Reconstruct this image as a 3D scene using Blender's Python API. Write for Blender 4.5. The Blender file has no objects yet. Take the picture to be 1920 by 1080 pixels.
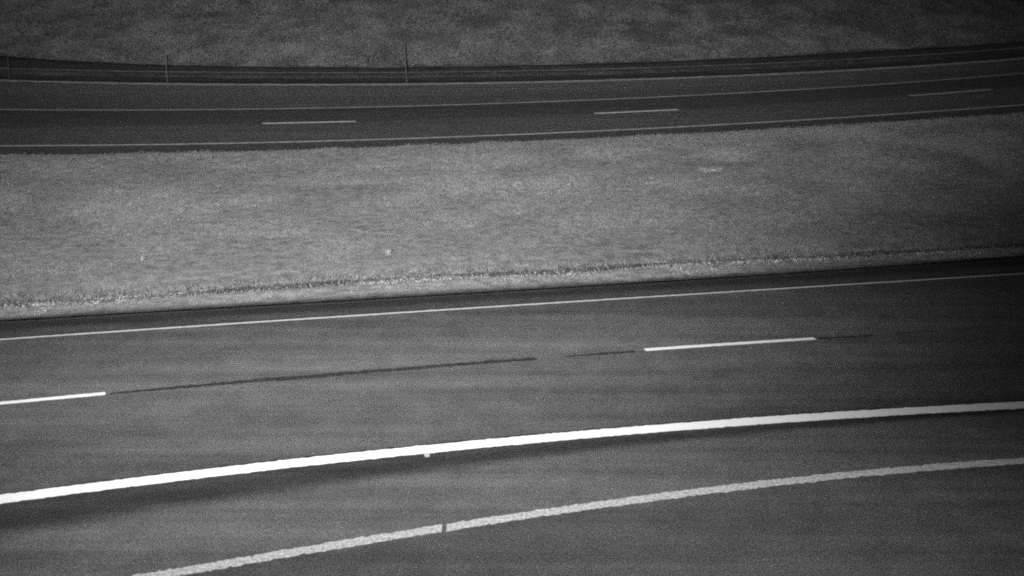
import bpy, math, random
import numpy as np
R = math.radians
rng = np.random.default_rng(7)
random.seed(7)
sc = bpy.context.scene
C = sc.collection

# ---------------------------------------------------------------- camera
CAM_H, FOCAL_PX, PITCH = 7.5, 2900.0, math.atan(730.0 / 2900.0)
cd = bpy.data.cameras.new('camera')
cam = bpy.data.objects.new('camera', cd); C.objects.link(cam)
cd.sensor_width = 36.0
cd.lens = FOCAL_PX / 1920.0 * 36.0
cd.clip_end = 6000
cam.location = (0, 0, CAM_H)
cam.rotation_euler = (math.pi / 2 - PITCH, 0, 0)
sc.camera = cam

# ---------------------------------------------------------------- sky: clear night, almost no light
w = bpy.data.worlds.new('World'); sc.world = w
w.use_nodes = True
nt = w.node_tree; nt.nodes.clear()
sky = nt.nodes.new('ShaderNodeTexSky'); sky.sky_type = 'NISHITA'; sky.sun_disc = False
sky.sun_elevation = R(2.0); sky.sun_rotation = R(200)
bw = nt.nodes.new('ShaderNodeRGBToBW')            # an infrared camera sees in grey only
bg = nt.nodes.new('ShaderNodeBackground'); bg.inputs['Strength'].default_value = 0.038
wo = nt.nodes.new('ShaderNodeOutputWorld')
nt.links.new(sky.outputs[0], bw.inputs[0]); nt.links.new(bw.outputs[0], bg.inputs['Color'])
nt.links.new(bg.outputs[0], wo.inputs['Surface'])

# ---------------------------------------------------------------- the camera mast's infrared floodlight
ld = bpy.data.lights.new('floodlight', 'SPOT')
lamp = bpy.data.objects.new('floodlight', ld); C.objects.link(lamp)
ld.energy = 585000.0
ld.spot_size = R(100); ld.spot_blend = 0.3
ld.shadow_soft_size = 0.08
lamp.location = (-0.55, -0.1, CAM_H + 0.35)
BEAM_AZ, BEAM_EL = R(-5.4), R(-7.0)
lamp.rotation_euler = (math.pi / 2 + BEAM_EL, 0, -BEAM_AZ)
# beam profile of the floodlight: wide sideways, most of it thrown far
ld.use_nodes = True
lt = ld.node_tree; lt.nodes.clear()
lo = lt.nodes.new('ShaderNodeOutputLight'); le = lt.nodes.new('ShaderNodeEmission')
tc = lt.nodes.new('ShaderNodeTexCoord'); sx = lt.nodes.new('ShaderNodeSeparateXYZ')
lt.links.new(tc.outputs['Normal'], sx.inputs[0])
def lm(op, a, b=None):
    n = lt.nodes.new('ShaderNodeMath'); n.operation = op
    for i, q in enumerate((a, b)):
        if q is None: continue
        if isinstance(q, (int, float)): n.inputs[i].default_value = q
        else: lt.links.new(q, n.inputs[i])
    return n.outputs[0]
el_ = lm('DIVIDE', sx.outputs[1], lm('ABSOLUTE', sx.outputs[2]))
rise = lm('SUBTRACT', lm('MINIMUM', lm('MAXIMUM', lm('ADD', el_, 0.10), 0.0), 0.088), lm('MULTIPLY', lm('MAXIMUM', el_, 0.0), 0.8))
azs = lm('DIVIDE', sx.outputs[0], lm('ABSOLUTE', sx.outputs[2]))
azk = lm('SUBTRACT', azs, lm('MULTIPLY', rise, 0.80))   # the beam leans to the right as it rises
az = lm('ABSOLUTE', azk)
el = lm('DIVIDE', sx.outputs[1], lm('ABSOLUTE', sx.outputs[2]))
BEAM_SH, BEAM_PH, BEAM_SV = 0.295, 2.7, 0.155
hz = lm('EXPONENT', lm('MULTIPLY', lm('POWER', lm('DIVIDE', az, lm('ADD', lm('MULTIPLY', rise, 0.45), BEAM_SH)), BEAM_PH), -1.0))
vt = lm('EXPONENT', lm('MULTIPLY', lm('POWER', lm('ABSOLUTE', lm('DIVIDE', el, BEAM_SV)), 1.3), -1.0))
# weak side lobe added to the beam to brighten low ground on the right
lobe = lm('EXPONENT', lm('MULTIPLY', lm('POWER', lm('ABSOLUTE', lm('DIVIDE', lm('SUBTRACT', azs, 0.335), 0.20)), 2.0), -1.0))
low = lm('DIVIDE', 1.0, lm('ADD', 1.0, lm('EXPONENT', lm('DIVIDE', lm('ADD', el, 0.262), 0.018))))
lobe = lm('MULTIPLY', lm('MULTIPLY', lobe, low), 0.05)
lt.links.new(lm('ADD', lm('MULTIPLY', hz, vt), lobe), le.inputs['Strength'])
lt.links.new(le.outputs[0], lo.inputs['Surface'])

sc.view_settings.view_transform = 'Standard'; sc.view_settings.look = 'None'
sc.view_settings.gamma = 1.0; sc.view_settings.exposure = 0.0
sc.view_settings.use_curve_mapping = False
sc.render.engine = 'CYCLES'
sc.cycles.use_denoising = False
sc.cycles.use_adaptive_sampling = True     # stop early, as grainy as a night camera
sc.cycles.adaptive_threshold = 0.030
sc.cycles.adaptive_min_samples = 8
sc.cycles.max_bounces = 3
sc.cycles.pixel_filter_type = 'BLACKMAN_HARRIS'
sc.cycles.filter_width = 2.1

# ---------------------------------------------------------------- road survey: where each line runs on the ground
def ground(px, py):
    u = (px - 960.0) / FOCAL_PX; v = (py - 540.0) / FOCAL_PX
    t = CAM_H / (math.sin(PITCH) + v * math.cos(PITCH))
    return u * t, (math.cos(PITCH) - v * math.sin(PITCH)) * t

class Curve:
    """A smooth line over the ground, y as a function of x, carried on straight past its surveyed ends."""
    def __init__(self, pts, deg=3):
        g = np.array([ground(*p) for p in pts])
        self.x0, self.x1 = g[:, 0].min(), g[:, 0].max()
        self.m = 0.5 * (self.x0 + self.x1)
        self.p = np.polyfit(g[:, 0] - self.m, g[:, 1], deg); self.d = np.polyder(self.p)
        self.res = np.abs(np.polyval(self.p, g[:, 0] - self.m) - g[:, 1]).max()
    def __call__(self, x):
        x = np.asarray(x, float); c = np.clip(x, self.x0, self.x1)
        return np.polyval(self.p, c - self.m) + (x - c) * np.polyval(self.d, c - self.m)

SHOULDER_LINE = Curve([(308,1080),(370,1065.5),(500,1044),(640,1021.5),(832,990.5),(960,971),(1120,948),(1280,927.5),(1440,907),(1600,890),(1760,875.5),(1920,865)])
WHITE_LINE = Curve([(0,936.7),(160,916.7),(320,896),(480,877),(640,859),(800,843),(960,828),(1120,813.5),(1280,800),(1440,788.5),(1600,777.5),(1760,768),(1920,760)])
NEAR_DASH = Curve([(0,756),(100,747.5),(198,739),(1208,656),(1368,645.5),(1528,635.5)], 2)
MEDIAN_LINE = Curve([(0,637),(160,625.8),(320,615),(480,605),(640,594.2),(800,583),(960,572.6),(1120,563.3),(1280,553.6),(1440,543.5),(1600,533),(1760,523),(1920,513.3)])
GRASS_NEAR = Curve([(0,603),(320,585),(640,566),(960,543),(1280,529),(1440,518),(1600,505),(1760,492),(1920,483)])
FURROW = Curve([(0,572),(246,555),(415,543),(640,531.5),(800,521),(960,512),(1120,503.5),(1280,494),(1440,485.5),(1600,477),(1920,461)])
GRASS_FAR = Curve([(0,293),(320,288),(640,279),(960,267),(1280,253),(1440,243),(1600,233),(1760,223),(1920,213)])
FAR_NEAR_LINE = Curve([(0,273.5),(320,271),(640,264.3),(800,258.5),(960,252.5),(1120,245.5),(1280,238),(1440,229.5),(1600,219),(1760,208.5),(1920,196.5)])
FAR_DASH = Curve([(492,231.5),(580,230),(667,228),(1115,212.5),(1190,209.5),(1272,206),(1705,179.5),(1780,174),(1860,167.5)])
FAR_FAR_LINE = Curve([(0,206),(320,205.5),(640,202),(800,198.5),(960,193.5),(1120,187.5),(1280,180),(1440,171),(1600,161.7),(1760,150.5),(1920,137.5)])
VERGE_LIP = Curve([(0,151),(320,156),(640,158.5),(960,155.7),(1280,146),(1440,139),(1600,131),(1760,120.5),(1920,110)])
DITCH_LIP = Curve([(0,127),(320,132),(640,134.5),(960,132.5),(1280,124.5),(1440,117),(1600,108),(1920,88)])
BANK_FOOT = Curve([(0,98),(60,107),(120,112),(320,117),(640,119),(960,121),(1100,119),(1280,110),(1440,102),(1600,93),(1920,76)])

# ---------------------------------------------------------------- small helpers
def props(o, label=None, cat=None, group=None, kind=None):
    if label: o['label'] = label
    if cat: o['category'] = cat
    if group: o['group'] = group
    if kind: o['kind'] = kind
    return o

def link(name, verts, faces, mat, parent=None, uv=None, smooth=False, nper=4):
    me = bpy.data.meshes.new(name)
    verts = np.asarray(verts, np.float32); faces = np.asarray(faces, np.int32)
    n = faces.shape[1]
    me.vertices.add(len(verts)); me.vertices.foreach_set('co', verts.ravel())
    me.loops.add(faces.size); me.loops.foreach_set('vertex_index', faces.ravel())
    me.polygons.add(len(faces))
    me.polygons.foreach_set('loop_start', np.arange(len(faces), dtype=np.int32) * n)
    if uv is not None:
        l = me.uv_layers.new(name='UVMap')
        l.data.foreach_set('uv', np.asarray(uv, np.float32)[faces.ravel()].ravel())
    me.update(calc_edges=True); me.validate()
    if smooth: me.polygons.foreach_set('use_smooth', np.ones(len(me.polygons), bool))
    me.materials.append(mat)
    o = bpy.data.objects.new(name, me); C.objects.link(o)
    if parent is not None: o.parent = parent
    return o

def grid(nx, ny):
    i = np.arange(nx - 1)[:, None] * ny + np.arange(ny - 1)[None, :]
    i = i.ravel()
    return np.stack([i, i + ny, i + ny + 1, i + 1], 1)

def ordered(rows, gap):
    """rows: list of y arrays, each kept at least gap beyond the one before"""
    out = [rows[0]]
    for r in rows[1:]:
        out.append(np.maximum(r, out[-1] + gap))
    return out

def vnoise(x, y, s, seed):
    """smooth value noise in 0..1 at cell size s"""
    rr = np.random.default_rng(seed); T = rr.random((256, 256))
    x = x / s; y = y / s
    xi = np.floor(x).astype(int); yi = np.floor(y).astype(int); fx = x - xi; fy = y - yi
    fx = fx * fx * (3 - 2 * fx); fy = fy * fy * (3 - 2 * fy)
    a = T[xi % 256, yi % 256]; b = T[(xi + 1) % 256, yi % 256]
    c = T[xi % 256, (yi + 1) % 256]; d = T[(xi + 1) % 256, (yi + 1) % 256]
    return (a * (1 - fx) + b * fx) * (1 - fy) + (c * (1 - fx) + d * fx) * fy

# ---------------------------------------------------------------- materials
class Mat:
    def __init__(self, name, rough=0.9, spec=0.15):
        self.m = bpy.data.materials.new(name); self.m.use_nodes = True
        self.t = self.m.node_tree; self.b = self.t.nodes['Principled BSDF']
        self.b.inputs['Roughness'].default_value = rough
        self.b.inputs['Specular IOR Level'].default_value = spec
        self.geo = self.t.nodes.new('ShaderNodeNewGeometry')
        self.uvn = self.t.nodes.new('ShaderNodeUVMap')
    def pos(self, sx, sy, sz):
        n = self.t.nodes.new('ShaderNodeVectorMath'); n.operation = 'MULTIPLY'
        self.t.links.new(self.geo.outputs['Position'], n.inputs[0]); n.inputs[1].default_value = (sx, sy, sz)
        return n.outputs[0]
    def noise(self, vec, scale=1.0, detail=2.0, rough=0.5):
        n = self.t.nodes.new('ShaderNodeTexNoise'); n.inputs['Scale'].default_value = scale
        n.inputs['Detail'].default_value = detail; n.inputs['Roughness'].default_value = rough
        self.t.links.new(vec, n.inputs['Vector']); return n.outputs[0]
    def math(self, op, a, b=None, c=None):
        n = self.t.nodes.new('ShaderNodeMath'); n.operation = op
        for i, q in enumerate((a, b, c)):
            if q is None: continue
            if isinstance(q, (int, float)): n.inputs[i].default_value = q
            else: self.t.links.new(q, n.inputs[i])
        return n.outputs[0]
    def remap(self, v, a, b, c, d):
        n = self.t.nodes.new('ShaderNodeMapRange'); self.t.links.new(v, n.inputs[0])
        for i, q in enumerate((a, b, c, d)): n.inputs[i + 1].default_value = q
        return n.outputs[0]
    def ramp(self, fac, stops):
        n = self.t.nodes.new('ShaderNodeValToRGB'); e = n.color_ramp.elements
        stops = sorted(stops)
        e[0].position, e[1].position = stops[0][0], stops[-1][0]
        e[0].color = (stops[0][1],) * 3 + (1,); e[1].color = (stops[-1][1],) * 3 + (1,)
        for p, v in stops[1:-1]: e.new(p).color = (v, v, v, 1)
        self.t.links.new(fac, n.inputs[0]); return n.outputs[0]
    def u(self):
        s = self.t.nodes.new('ShaderNodeSeparateXYZ'); self.t.links.new(self.uvn.outputs[0], s.inputs[0]); return s.outputs[0]
    def chips(self, lo=0.62, hi=4.4, share=0.045, f=900.0):
        """millimetre-sized light stone chips or straw among dark ones"""
        n = self.t.nodes.new('ShaderNodeTexWhiteNoise'); n.noise_dimensions = '3D'
        q = self.t.nodes.new('ShaderNodeVectorMath'); q.operation = 'FLOOR'
        self.t.links.new(self.pos(f, f, f), q.inputs[0]); self.t.links.new(q.outputs[0], n.inputs['Vector'])
        g = self.math('GREATER_THAN', n.outputs['Value'], 1 - share)
        return self.math('ADD', self.math('MULTIPLY', g, hi - lo), lo)
    def color(self, v, chips=True):
        if chips: v = self.math('MULTIPLY', v, self.chips(0.72, 4.22, 0.08) if chips is True else chips)
        self.t.links.new(v, self.b.inputs['Base Color'])
    def bump(self, h, dist, strength=1.0):
        n = self.t.nodes.new('ShaderNodeBump'); n.inputs['Distance'].default_value = dist; n.inputs['Strength'].default_value = strength
        self.t.links.new(h, n.inputs['Height']); self.t.links.new(n.outputs[0], self.b.inputs['Normal'])

def road_material(name, stops, tmax, grain=(0.55, 1.5), gx=42.0, gy=13.0, patch=0.25, dirt=False):
    """asphalt: worn and dirty bands along the road (stops, in lane units), stone-chip grain, blotches"""
    M = Mat(name)
    t = M.u()
    wob = M.math('MULTIPLY', M.math('SUBTRACT', M.noise(M.pos(0.35, 1.3, 1), 1.0, 4.0, 0.6), 0.5), 0.10)
    band = M.ramp(M.math('DIVIDE', M.math('ADD', t, wob), tmax), [(p / tmax, v) for p, v in stops])
    g = M.remap(M.noise(M.pos(gx, gy, 1), 1.0, 3.0, 0.7), 0.25, 0.75, grain[0], grain[1])
    streak = M.remap(M.noise(M.pos(0.09, 1.8, 1), 1.0, 4.0, 0.6), 0.3, 0.7, 1 - patch * 1.05, 1 + patch * 1.05)
    blot = M.remap(M.noise(M.pos(1.7, 1.1, 1), 1.0, 5.0, 0.65), 0.3, 0.7, 1 - patch * .7, 1 + patch * .7)
    spark = M.remap(M.noise(M.pos(40, 16, 1), 1.0, 0.0), 0.80, 0.86, 1.0, 2.2)
    v = M.math('MULTIPLY', M.math('MULTIPLY', band, g), M.math('MULTIPLY', M.math('MULTIPLY', blot, streak), spark))
    if dirt:   # dark strip of washed-in dirt along the outside of the white line, narrowing to the right
        sep = M.t.nodes.new('ShaderNodeSeparateXYZ'); M.t.links.new(M.geo.outputs['Position'], sep.inputs[0])
        wid = M.math('SUBTRACT', 0.265, M.math('MULTIPLY', M.math('MINIMUM', M.math('MAXIMUM', sep.outputs[0], -9.0), 8.0), 0.0165))
        q = M.math('DIVIDE', M.math('SUBTRACT', 3.0, M.math('ADD', t, M.math('MULTIPLY', wob, 0.6))), wid)
        k = M.ramp(M.math('MULTIPLY', M.math('ADD', q, 1.0), 0.3333), [(0, 1), (.3333, 1), (.345, .46), (.45, .42), (.52, .31), (.60, .34), (.66, .60), (.72, .93), (.76, 1), (1, 1)])
        v = M.math('MULTIPLY', v, k)
    M.color(v)
    M.bump(M.noise(M.pos(60, 60, 1), 1.0, 2.0), 0.004, 0.6)
    return M.m

def paint_material(name, albedo, worn, wear=(0.30, 0.42), base=0.06, sc_=16):
    M = Mat(name, 0.7, 0.3)
    n = M.noise(M.pos(sc_, sc_ * .45, 1), 1.0, 4.0, 0.7)
    k = M.remap(n, wear[0], wear[1], 1 - worn, 1.0)
    f = M.remap(M.noise(M.pos(45, 30, 1), 1.0, 2.0), 0.3, 0.7, 0.85, 1.1)
    v = M.math('MULTIPLY', M.math('ADD', M.math('MULTIPLY', k, albedo - base), base), f)
    M.color(M.math('MINIMUM', v, 0.92), False); return M.m

def flat_material(name, a, rough=0.85, var=0.3, s=20):
    M = Mat(name, rough)
    M.color(M.math('MULTIPLY', M.remap(M.noise(M.pos(s, s, s), 1.0, 3.0), 0.3, 0.7, 1 - var, 1 + var), a)); return M.m

# ---------------------------------------------------------------- ground sheet out to the horizon
g = np.array([(-3000, -3000, -1.2), (3000, -3000, -1.2), (3000, 3000, -1.2), (-3000, 3000, -1.2)])
props(link('ground', g, [[0, 1, 2, 3]], flat_material('meadow', 0.06, 0.95, 0.4, 0.6)), kind='structure')

# columns along the road: dense where it is seen, sparse beyond
XS = np.unique(np.concatenate([np.linspace(-140, -28, 29), np.arange(-28, 30.01, 0.25), np.linspace(30, 140, 29)]))

def strip_surface(name, curves, mat, sub=8, gap=0.4, zfun=None, parent=None):
    rows = ordered([c(XS) for c in curves], gap)
    ys, ts = [], []
    for k in range(len(rows) - 1):
        for j in range(sub if k < len(rows) - 2 else sub + 1):
            f = j / sub
            ys.append(rows[k] * (1 - f) + rows[k + 1] * f); ts.append(k + f)
    Y = np.stack(ys, 1); T = np.broadcast_to(np.array(ts), Y.shape); X = np.broadcast_to(XS[:, None], Y.shape)
    Z = zfun(X, Y, T) if zfun else np.zeros_like(Y)
    V = np.stack([X, Y, Z], -1).reshape(-1, 3); UV = np.stack([T, X], -1).reshape(-1, 2)
    return link(name, V, grid(len(XS), Y.shape[1]), mat, parent, UV, True)

# ---------------------------------------------------------------- near carriageway (lane units run from the near end outwards)
near_end = lambda x: np.full_like(np.asarray(x, float), -40.0)
near_mid = lambda x: SHOULDER_LINE(x) - 6.0
near_stops = [(0.0, .058), (1.0, .063), (1.97, .064), (2.03, .092), (2.40, .095), (2.9, .092), (3.0, .074),
              (3.04, .070), (3.25, .092), (3.5, .076), (3.75, .092), (3.95, .080), (4.1, .096), (4.3, .090), (4.5, .076), (4.68, .070), (4.85, .054),
              (4.99, .056), (5.0, .032), (5.05, .042), (5.35, .038), (5.6, .016), (5.85, .015), (6.0, .034)]
near_road = props(strip_surface('near_road', [near_end, near_mid, SHOULDER_LINE, WHITE_LINE, NEAR_DASH, MEDIAN_LINE, GRASS_NEAR],
    road_material('near_asphalt', near_stops, 6.0, dirt=True)), kind='structure')

# ---------------------------------------------------------------- far carriageway, its shoulder and the ditch behind it
far_stops = [(0.0, .032), (0.6, .036), (0.97, .040), (1.0, .050), (1.5, .056), (1.97, .052), (2.05, .036), (2.9, .031), (2.99, .031),
             (3.02, .054), (3.35, .060), (3.6, .082), (4.0, .09)]
far_road = props(strip_surface('far_road', [GRASS_FAR, FAR_NEAR_LINE, FAR_DASH, FAR_FAR_LINE, VERGE_LIP],
    road_material('far_asphalt', far_stops, 4.0, (0.35, 1.7), 22.0, 3.0, 0.2)), kind='structure')

def ditch_z(X, Y, T):
    base = np.interp(T, [0, .15, .6, .93, 1.0, 1.08, 1.5, 1.9, 2.0], [0, -.02, -.20, -.22, -.10, -.17, -.17, -.13, -.10])
    return base + 0.05 * (vnoise(X, Y, 0.7, 3) - .5) * np.clip(T * 5, 0, 1)
ditch_stops = [(0.0, .08), (0.05, .06), (0.12, .042), (0.5, .042), (0.9, .042), (1.0, .05), (1.12, .042), (1.6, .042), (1.84, .040), (1.93, .015), (2.0, .012)]  # dark end stops paint the shade under overhanging scrub at the bank foot
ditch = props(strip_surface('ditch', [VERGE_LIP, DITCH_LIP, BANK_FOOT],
    road_material('ditch_soil_and_shade', ditch_stops, 2.0, (0.35, 1.7), 20.0, 3.0, 0.3), 14, 0.4, ditch_z), kind='structure')

# ---------------------------------------------------------------- painted lines
def pick(c, off): return lambda x: c(x) + off
def band(name, curve, xa, xb, wa, wb, mat, parent, off=0.0, z=0.006, step=0.05, rag=0.005, ycut=False):
    n = max(3, int((xb - xa) / step) + 1)
    x = np.linspace(xa, xb, n); y = curve(x) + off
    sl = np.gradient(y, x); nl = np.sqrt(1 + sl * sl); nxn, nyn = -sl / nl, 1 / nl
    if ycut: nxn, nyn = nxn * 0, nl
    wd = np.interp(x, [xa, xb], [wa, wb]) / 2
    r1 = rng.normal(0, rag, n); r2 = rng.normal(0, rag, n)
    a = np.stack([x - nxn * (wd + r1), y - nyn * (wd + r1), np.full(n, z)], 1)
    b = np.stack([x + nxn * (wd + r2), y + nyn * (wd + r2), np.full(n, z)], 1)
    V = np.stack([a, b], 1).reshape(-1, 3)
    return link(name, V, grid(n, 2), mat, parent)

def gx(px, py): return ground(px, py)[0]

white = paint_material('fresh_white_paint', 0.90, 0.28, (0.28, 0.42))
white2 = paint_material('white_paint', 0.80, 0.35)
thin = paint_material('thin_white_paint', 0.46, 0.45)
worn = paint_material('worn_white_paint', 0.58, 0.75, (0.36, 0.64), 0.12, 30)
far_white = paint_material('far_white_paint', 0.42, 0.6, (.36, .6), .08, 5)
far_dash = paint_material('far_dash_paint', 0.60, 0.5, (.34, .6), .08, 6)
tar = flat_material('tar_seal', 0.032, 0.6, 0.4, 9)
halo_dark = flat_material('halo_edge', 0.022, 0.7, 0.5, 12)

band('edge_line', WHITE_LINE, -45, 45, 0.32, 0.31, white, near_road, rag=0.008)
band('edge_line', MEDIAN_LINE, -45, 45, 0.088, 0.088, thin, near_road)
xg = gx(833, 990)
o = band('shoulder_line', SHOULDER_LINE, -30, xg - 0.028, 0.24, 0.22, worn, near_road, rag=0.011, step=0.04, ycut=True)
props(o, 'pale worn line left of the gap')
o = band('shoulder_line', SHOULDER_LINE, xg + 0.028, 40, 0.22, 0.22, worn, near_road, rag=0.011, step=0.04, ycut=True)
props(o, 'pale worn line right of the gap')
for (a, b) in [(gx(-150, 769), gx(197, 739)), (gx(1209, 656), gx(1528, 635.5)), (gx(2440, 575), gx(2740, 555))]:
    band('lane_dash', NEAR_DASH, a, b, 0.145, 0.145, white2, near_road, step=0.05)
# tar-sealed joint between the lanes
for (a, b, w0, w1, off) in [(gx(205,739), gx(520,712), .09, .20, -.02), (gx(520,712), gx(1005,675), .20, .15, -.05), (gx(1060,671), gx(1190,660), .07, .11, -.05),
                            (gx(1535,636), gx(1640,630), .11, .08, -.02), (gx(1680,628), gx(1760,624), .08, .06, 0)]:
    band('tar_joint', NEAR_DASH, a, b, w0, w1, tar, near_road, off, 0.004, 0.08, 0.012)
# dark strips added beside the lines to imitate the camera's sharpening halo
band('halo_edge', WHITE_LINE, -45, 45, 0.05, 0.05, halo_dark, near_road, 0.19, 0.004, 0.1, 0.012)
band('halo_edge', MEDIAN_LINE, -45, 45, 0.06, 0.06, halo_dark, near_road, 0.10, 0.004, 0.1, 0.012)
# little square paint tab touching the fresh line
px_, py_ = ground(799, 854)
pt = np.array([(-.045, .10, 0), (-.01, -.085, 0), (.05, -.08, 0), (.045, .10, 0)]) + (px_, py_, 0.009)
props(link('paint_tab', pt, [[0, 1, 2, 3]], paint_material('grey_paint', 0.45, 0.2), near_road), 'small pale square tab of paint')

band('edge_line', FAR_NEAR_LINE, -60, 60, 0.20, 0.20, far_white, far_road)
band('edge_line', FAR_FAR_LINE, -60, 60, 0.17, 0.21, far_white, far_road)
for (a, b, ya, yb) in [(-170, -8, 234, 234), (492, 667, 231.5, 228), (1115, 1272, 212.5, 206), (1705, 1858, 179.5, 168), (2290, 2440, 140, 130)]:
    band('lane_dash', FAR_DASH, gx(a, ya), gx(b, yb), 0.25, 0.25, far_dash if a < 1600 else far_white, far_road, step=0.1)
# pale gravel ridge at the edge of the verge, fainter one on the lip of the ditch
gravel = paint_material('pale_gravel', 0.38, 0.6, (.34, .60), .08, 3)
band('verge_edge', VERGE_LIP, -60, 60, 0.55, 0.55, gravel, far_road, -0.15, 0.014, 0.15, 0.05)
grit = paint_material('ditch_grit', 0.25, 0.6, (.34, .60), .07, 3)
band('ditch_edge', DITCH_LIP, -60, 60, 0.42, 0.42, grit, ditch, -0.05, -0.03, 0.15, 0.06)

# ---------------------------------------------------------------- grass median
def median_z(X, Y, T):
    f = FURROW(X); d = np.abs(Y - f)
    return 0.05 * (vnoise(X, Y, 1.3, 11) - .5) * np.clip(np.minimum(T, 2 - T) * 6, 0, 1) - 0.10 * np.exp(-(d / 0.22) ** 2) + 0.02
M = Mat('grass_soil', 0.95, 0.05)
u_ = M.u()
soil = M.ramp(M.math('DIVIDE', u_, 2.0), [(0, .025), (.05, .07), (.13, .16), (.30, .20), (.46, .18), (.49, .07), (.51, .07), (.53, .16), (1, .16)])
soil = M.math('MULTIPLY', soil, M.remap(M.noise(M.pos(3.6, 3.2, 1), 1, 4, .6), .34, .66, .62, 1.25))
M.color(soil)
median = props(strip_surface('median', [GRASS_NEAR, FURROW, GRASS_FAR], M.m, 20, 0.4, median_z), kind='structure')

def leaf_color(name, lo, hi, sx, sy, sz=1.0, fine=(0.7, 1.35), glint=None):
    m = Mat(name, 0.8, 0.1)
    big = m.remap(m.noise(m.pos(sx, sy, sz), 1.0, 4.0, 0.6), 0.34, 0.66, lo, hi)
    f = m.remap(m.noise(m.pos(14, 7, 7), 1.0, 2.0, 0.6), 0.3, 0.7, fine[0], fine[1])
    m.color(m.math('MULTIPLY', big, f), glint and m.chips(*glint)); return m.m

def blades(name, X, Y, Z, h, wdt, mat, lean=0.5):
    n = len(X); a = rng.random(n) * 2 * np.pi
    dx, dy = np.cos(a) * wdt / 2, np.sin(a) * wdt / 2
    la = rng.random(n) * 2 * np.pi; L = h * lean * rng.random(n)
    V = np.stack([np.stack([X - dx, Y - dy, Z - .01], 1), np.stack([X + dx, Y + dy, Z - .01], 1),
                  np.stack([X + np.cos(la) * L, Y + np.sin(la) * L, Z + h], 1)], 1).reshape(-1, 3)
    F = np.arange(3 * n).reshape(n, 3)
    return link(name, V, F, mat)

def in_view(X, Y, m):
    return np.abs(X) < Y * 0.345 + m

N = 1900000
X = rng.uniform(-22, 24, N); Y = rng.uniform(24, 56, N)
a, f, b = GRASS_NEAR(X), FURROW(X), GRASS_FAR(X)
edge_n = a + 0.12 + 0.14 * vnoise(X, Y * 0, 0.35, 5) + np.abs(rng.normal(0, .13, N))
edge_f = b - 0.5 * (vnoise(X, Y * 0, 0.8, 6) - .3) + rng.normal(0, .25, N)
gap = np.abs(Y - f - (0.22 + 0.03 * np.clip(-X, 0, 14)) * (vnoise(X, Y * 0, 1.3, 8) - .5)) < 0.17 * np.clip(vnoise(X, Y * 0, 1.9, 9) * 1.5 - np.clip(-X, 0, 14) * .05, 0, 1.2) + 0.03
keep = (Y > edge_n) & (Y < edge_f) & in_view(X, Y, 2.5)
dens = 0.65 + 0.5 * vnoise(X, Y * .5, 0.5, 12)
keep &= rng.random(N) < dens
keep &= ~(gap & (rng.random(N) < 0.8))
X, Y = X[keep], Y[keep]; f = FURROW(X); T = np.where(Y < f, 1.0, 1.0)
near_strip = Y < f
Z = np.zeros_like(X)
h = 0.022 + 0.035 * rng.random(len(X)) * (0.6 + 0.8 * vnoise(X, Y, 0.35, 13))
h = np.where(near_strip, h * 1.25, h)
grass_m = leaf_color('mown_grass', 0.058, 0.106, 3.2, 2.6, 1, (.9, 1.1), (.985, 2.2, .012, 30.0))
props(blades('grass', X[~near_strip], Y[~near_strip], Z[~near_strip], h[~near_strip], 0.011 + 0.009 * rng.random((~near_strip).sum()), grass_m, 1.4),
      'short mown grass covering the strip between the two roads', 'grass', kind='stuff')
tuft_m = leaf_color('dry_grass', 0.082, 0.165, 3.0, 3.5, 1, (.7, 1.4), (.85, 2.4, .10, 40.0))
h = h * np.where(near_strip, np.clip((Y - GRASS_NEAR(X)) / 0.5, .4, 1), 1)
props(blades('dry_grass', X[near_strip], Y[near_strip], Z[near_strip], h[near_strip] * 0.6, 0.011 + 0.009 * rng.random(near_strip.sum()), tuft_m, 1.8),
      'pale ragged grass edge between the dark furrow and the near road', 'grass', kind='stuff')

# ---------------------------------------------------------------- bank behind the ditch, overgrown with scrub
def bank_h(X, Y):
    d = np.maximum(Y - BANK_FOOT(X), 0)
    return -0.10 + 0.24 * np.minimum(d, 26) + 0.03 * np.maximum(d - 26, 0)
dd = np.concatenate([np.linspace(0, 30, 61), np.array([40, 60, 90, 140.])])
Yb = BANK_FOOT(XS)[:, None] + dd[None, :]; Xb = np.broadcast_to(XS[:, None], Yb.shape)
Zb = bank_h(Xb, Yb) + np.where(dd > .3, 0.3 * (vnoise(Xb, Yb, 2.0, 21) - .5), 0)
bank = props(link('hillside', np.stack([Xb, Yb, Zb], -1).reshape(-1, 3), grid(len(XS), len(dd)), flat_material('bank_soil', 0.06, 0.95, 0.4, 3), None, None, True), kind='structure')

N = 800000
X = rng.uniform(-34, 36, N); d = rng.random(N) ** 1.0 * 19; Y = BANK_FOOT(X) + d
clump = vnoise(X, Y, 1.7, 31) * 0.6 + vnoise(X, Y, 0.7, 32) * 0.4
keep = (rng.random(N) < np.clip((clump - .15) * 2.0, 0.35, 1)) & in_view(X, Y, 3) & (d > 0.35 * vnoise(X, Y * 0, .6, 33) + .05)
X, Y, d, clump = X[keep], Y[keep], d[keep], clump[keep]; n = len(X)
top = np.clip(d * 1.4, .12, 1) * (0.12 + 0.6 * np.clip(clump - .3, 0, 1) ** 1.2)
Z = bank_h(X, Y) + top * rng.random(n) ** 0.5
s = 0.022 + 0.03 * rng.random(n)
nrm = rng.normal(0, 1, (n, 3)) + np.array([0, -.8, .5]); nrm /= np.linalg.norm(nrm, axis=1)[:, None]
t1 = np.cross(nrm, rng.normal(0, 1, (n, 3))); t1 /= np.linalg.norm(t1, axis=1)[:, None]; t2 = np.cross(nrm, t1)
P = np.stack([X, Y, Z], 1); s = s[:, None]
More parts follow.
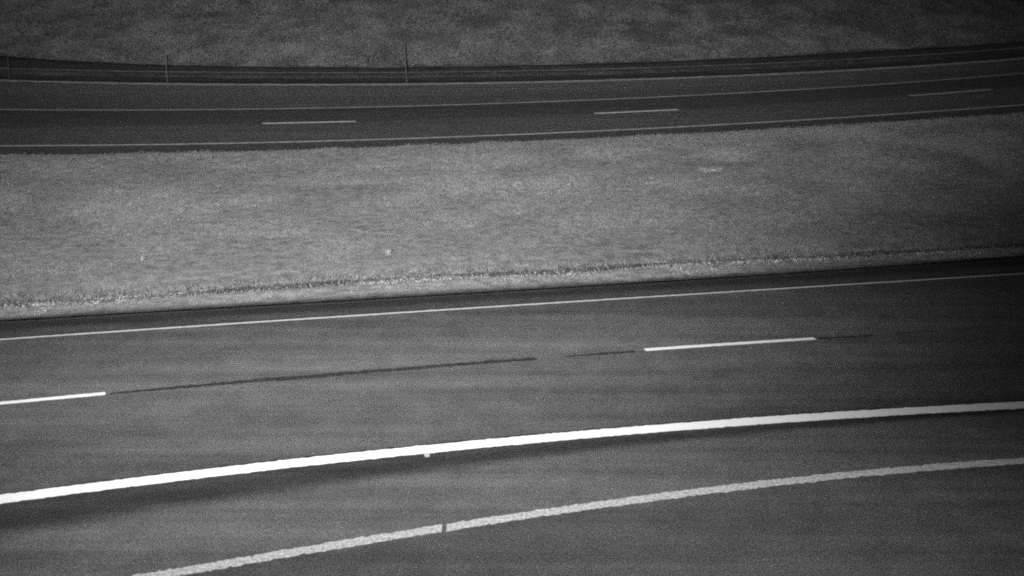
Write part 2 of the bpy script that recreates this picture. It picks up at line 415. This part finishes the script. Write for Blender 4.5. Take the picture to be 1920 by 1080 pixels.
V = np.stack([P - t1 * s * 1.3, P - t2 * s * .6, P + t1 * s * 1.3, P + t2 * s * .6], 1).reshape(-1, 3)
props(link('scrub', V, np.arange(4 * n).reshape(n, 4), leaf_color('scrub_leaf', 0.030, 0.068, 0.6, 0.5, .5, (.8, 1.25), (.88, 2.4, .08, 200.0))),
      'mottled low scrub covering the bank behind the far road', 'scrub', kind='stuff')

# ---------------------------------------------------------------- slender posts by the far verge
def post(px, py, height, lean, a, label, wid=0.036):
    x, y = ground(px, py)
    e = bpy.data.objects.new('marker_post', None); C.objects.link(e); e.location = (x, y, -0.06)
    e.rotation_euler = (0, lean, 0)
    props(e, label, 'post', 'slender posts along the far verge')
    m = flat_material('weathered_post', a, 0.8, 0.3, 15)
    def prism(name, r0, r1, z0, z1, mat):
        k = 8; an = np.arange(k) * 2 * np.pi / k
        lo_ = np.stack([np.cos(an) * r0, np.sin(an) * r0, np.full(k, z0)], 1); hi_ = np.stack([np.cos(an) * r1, np.sin(an) * r1, np.full(k, z1)], 1)
        me = bpy.data.meshes.new(name)
        me.from_pydata(np.concatenate([lo_, hi_]).tolist(), [], [[i, (i + 1) % k, k + (i + 1) % k, k + i] for i in range(k)] + [list(range(k - 1, -1, -1)), list(range(k, 2 * k))])
        me.materials.append(mat); q = bpy.data.objects.new(name, me); C.objects.link(q); q.parent = e
        return q
    prism('shaft', wid / 2, wid / 2 * .85, -.2, height - .05, m)
    prism('cap', wid / 2 * 1.15, wid / 2 * .6, height - .05, height, flat_material('post_cap', a * .6, 0.7, .2, 15))
post(763, 153, 1.72, -0.05, 0.024, 'tall dark leaning post, rightmost of the three by the far verge', 0.055)
post(315, 164, 1.35, -0.03, 0.034, 'short pale post by the far verge, between the two dark posts')
post(18, 151, 1.15, 0.0, 0.022, 'dark post near the left edge of the picture, behind the far road', 0.036)

# ---------------------------------------------------------------- odds and ends lying in the grass
def lump(name, px, py, size, flat, a, label, cat, seed):
    x, y = ground(px, py); rr = np.random.default_rng(seed)
    import bmesh
    bm = bmesh.new(); bmesh.ops.create_icosphere(bm, subdivisions=3, radius=1.0)
    for v in bm.verts:
        c = v.co; k = 1 + .35 * (math.sin(c.x * 5 + seed) * math.cos(c.y * 6 + seed * 2) + .5 * math.sin(c.z * 9 + seed)) * .6
        v.co = (c.x * k * size[0], c.y * k * size[1], c.z * k * size[2])
    me = bpy.data.meshes.new(name); bm.to_mesh(me); bm.free(); me.materials.append(flat_material(name + '_surface', a, .8, .25, 12))
    o = bpy.data.objects.new(name, me); C.objects.link(o); o.location = (x, y, size[2] * .6 + flat)
    return props(o, label, cat)
lump('litter', 728, 480, (.075, .10, .07), .05, 0.095, 'small crumpled white scrap lying in the grass above the furrow', 'litter', 2)
lump('stone', 267, 491, (.045, .06, .05), .05, 0.10, 'small pale stone alone in the grass at the left', 'stone', 5)
lump('slab', 1331, 324, (.36, .45, .035), .085, 0.205, 'flat pale slab lying in the grass near the far road', 'slab', 1)
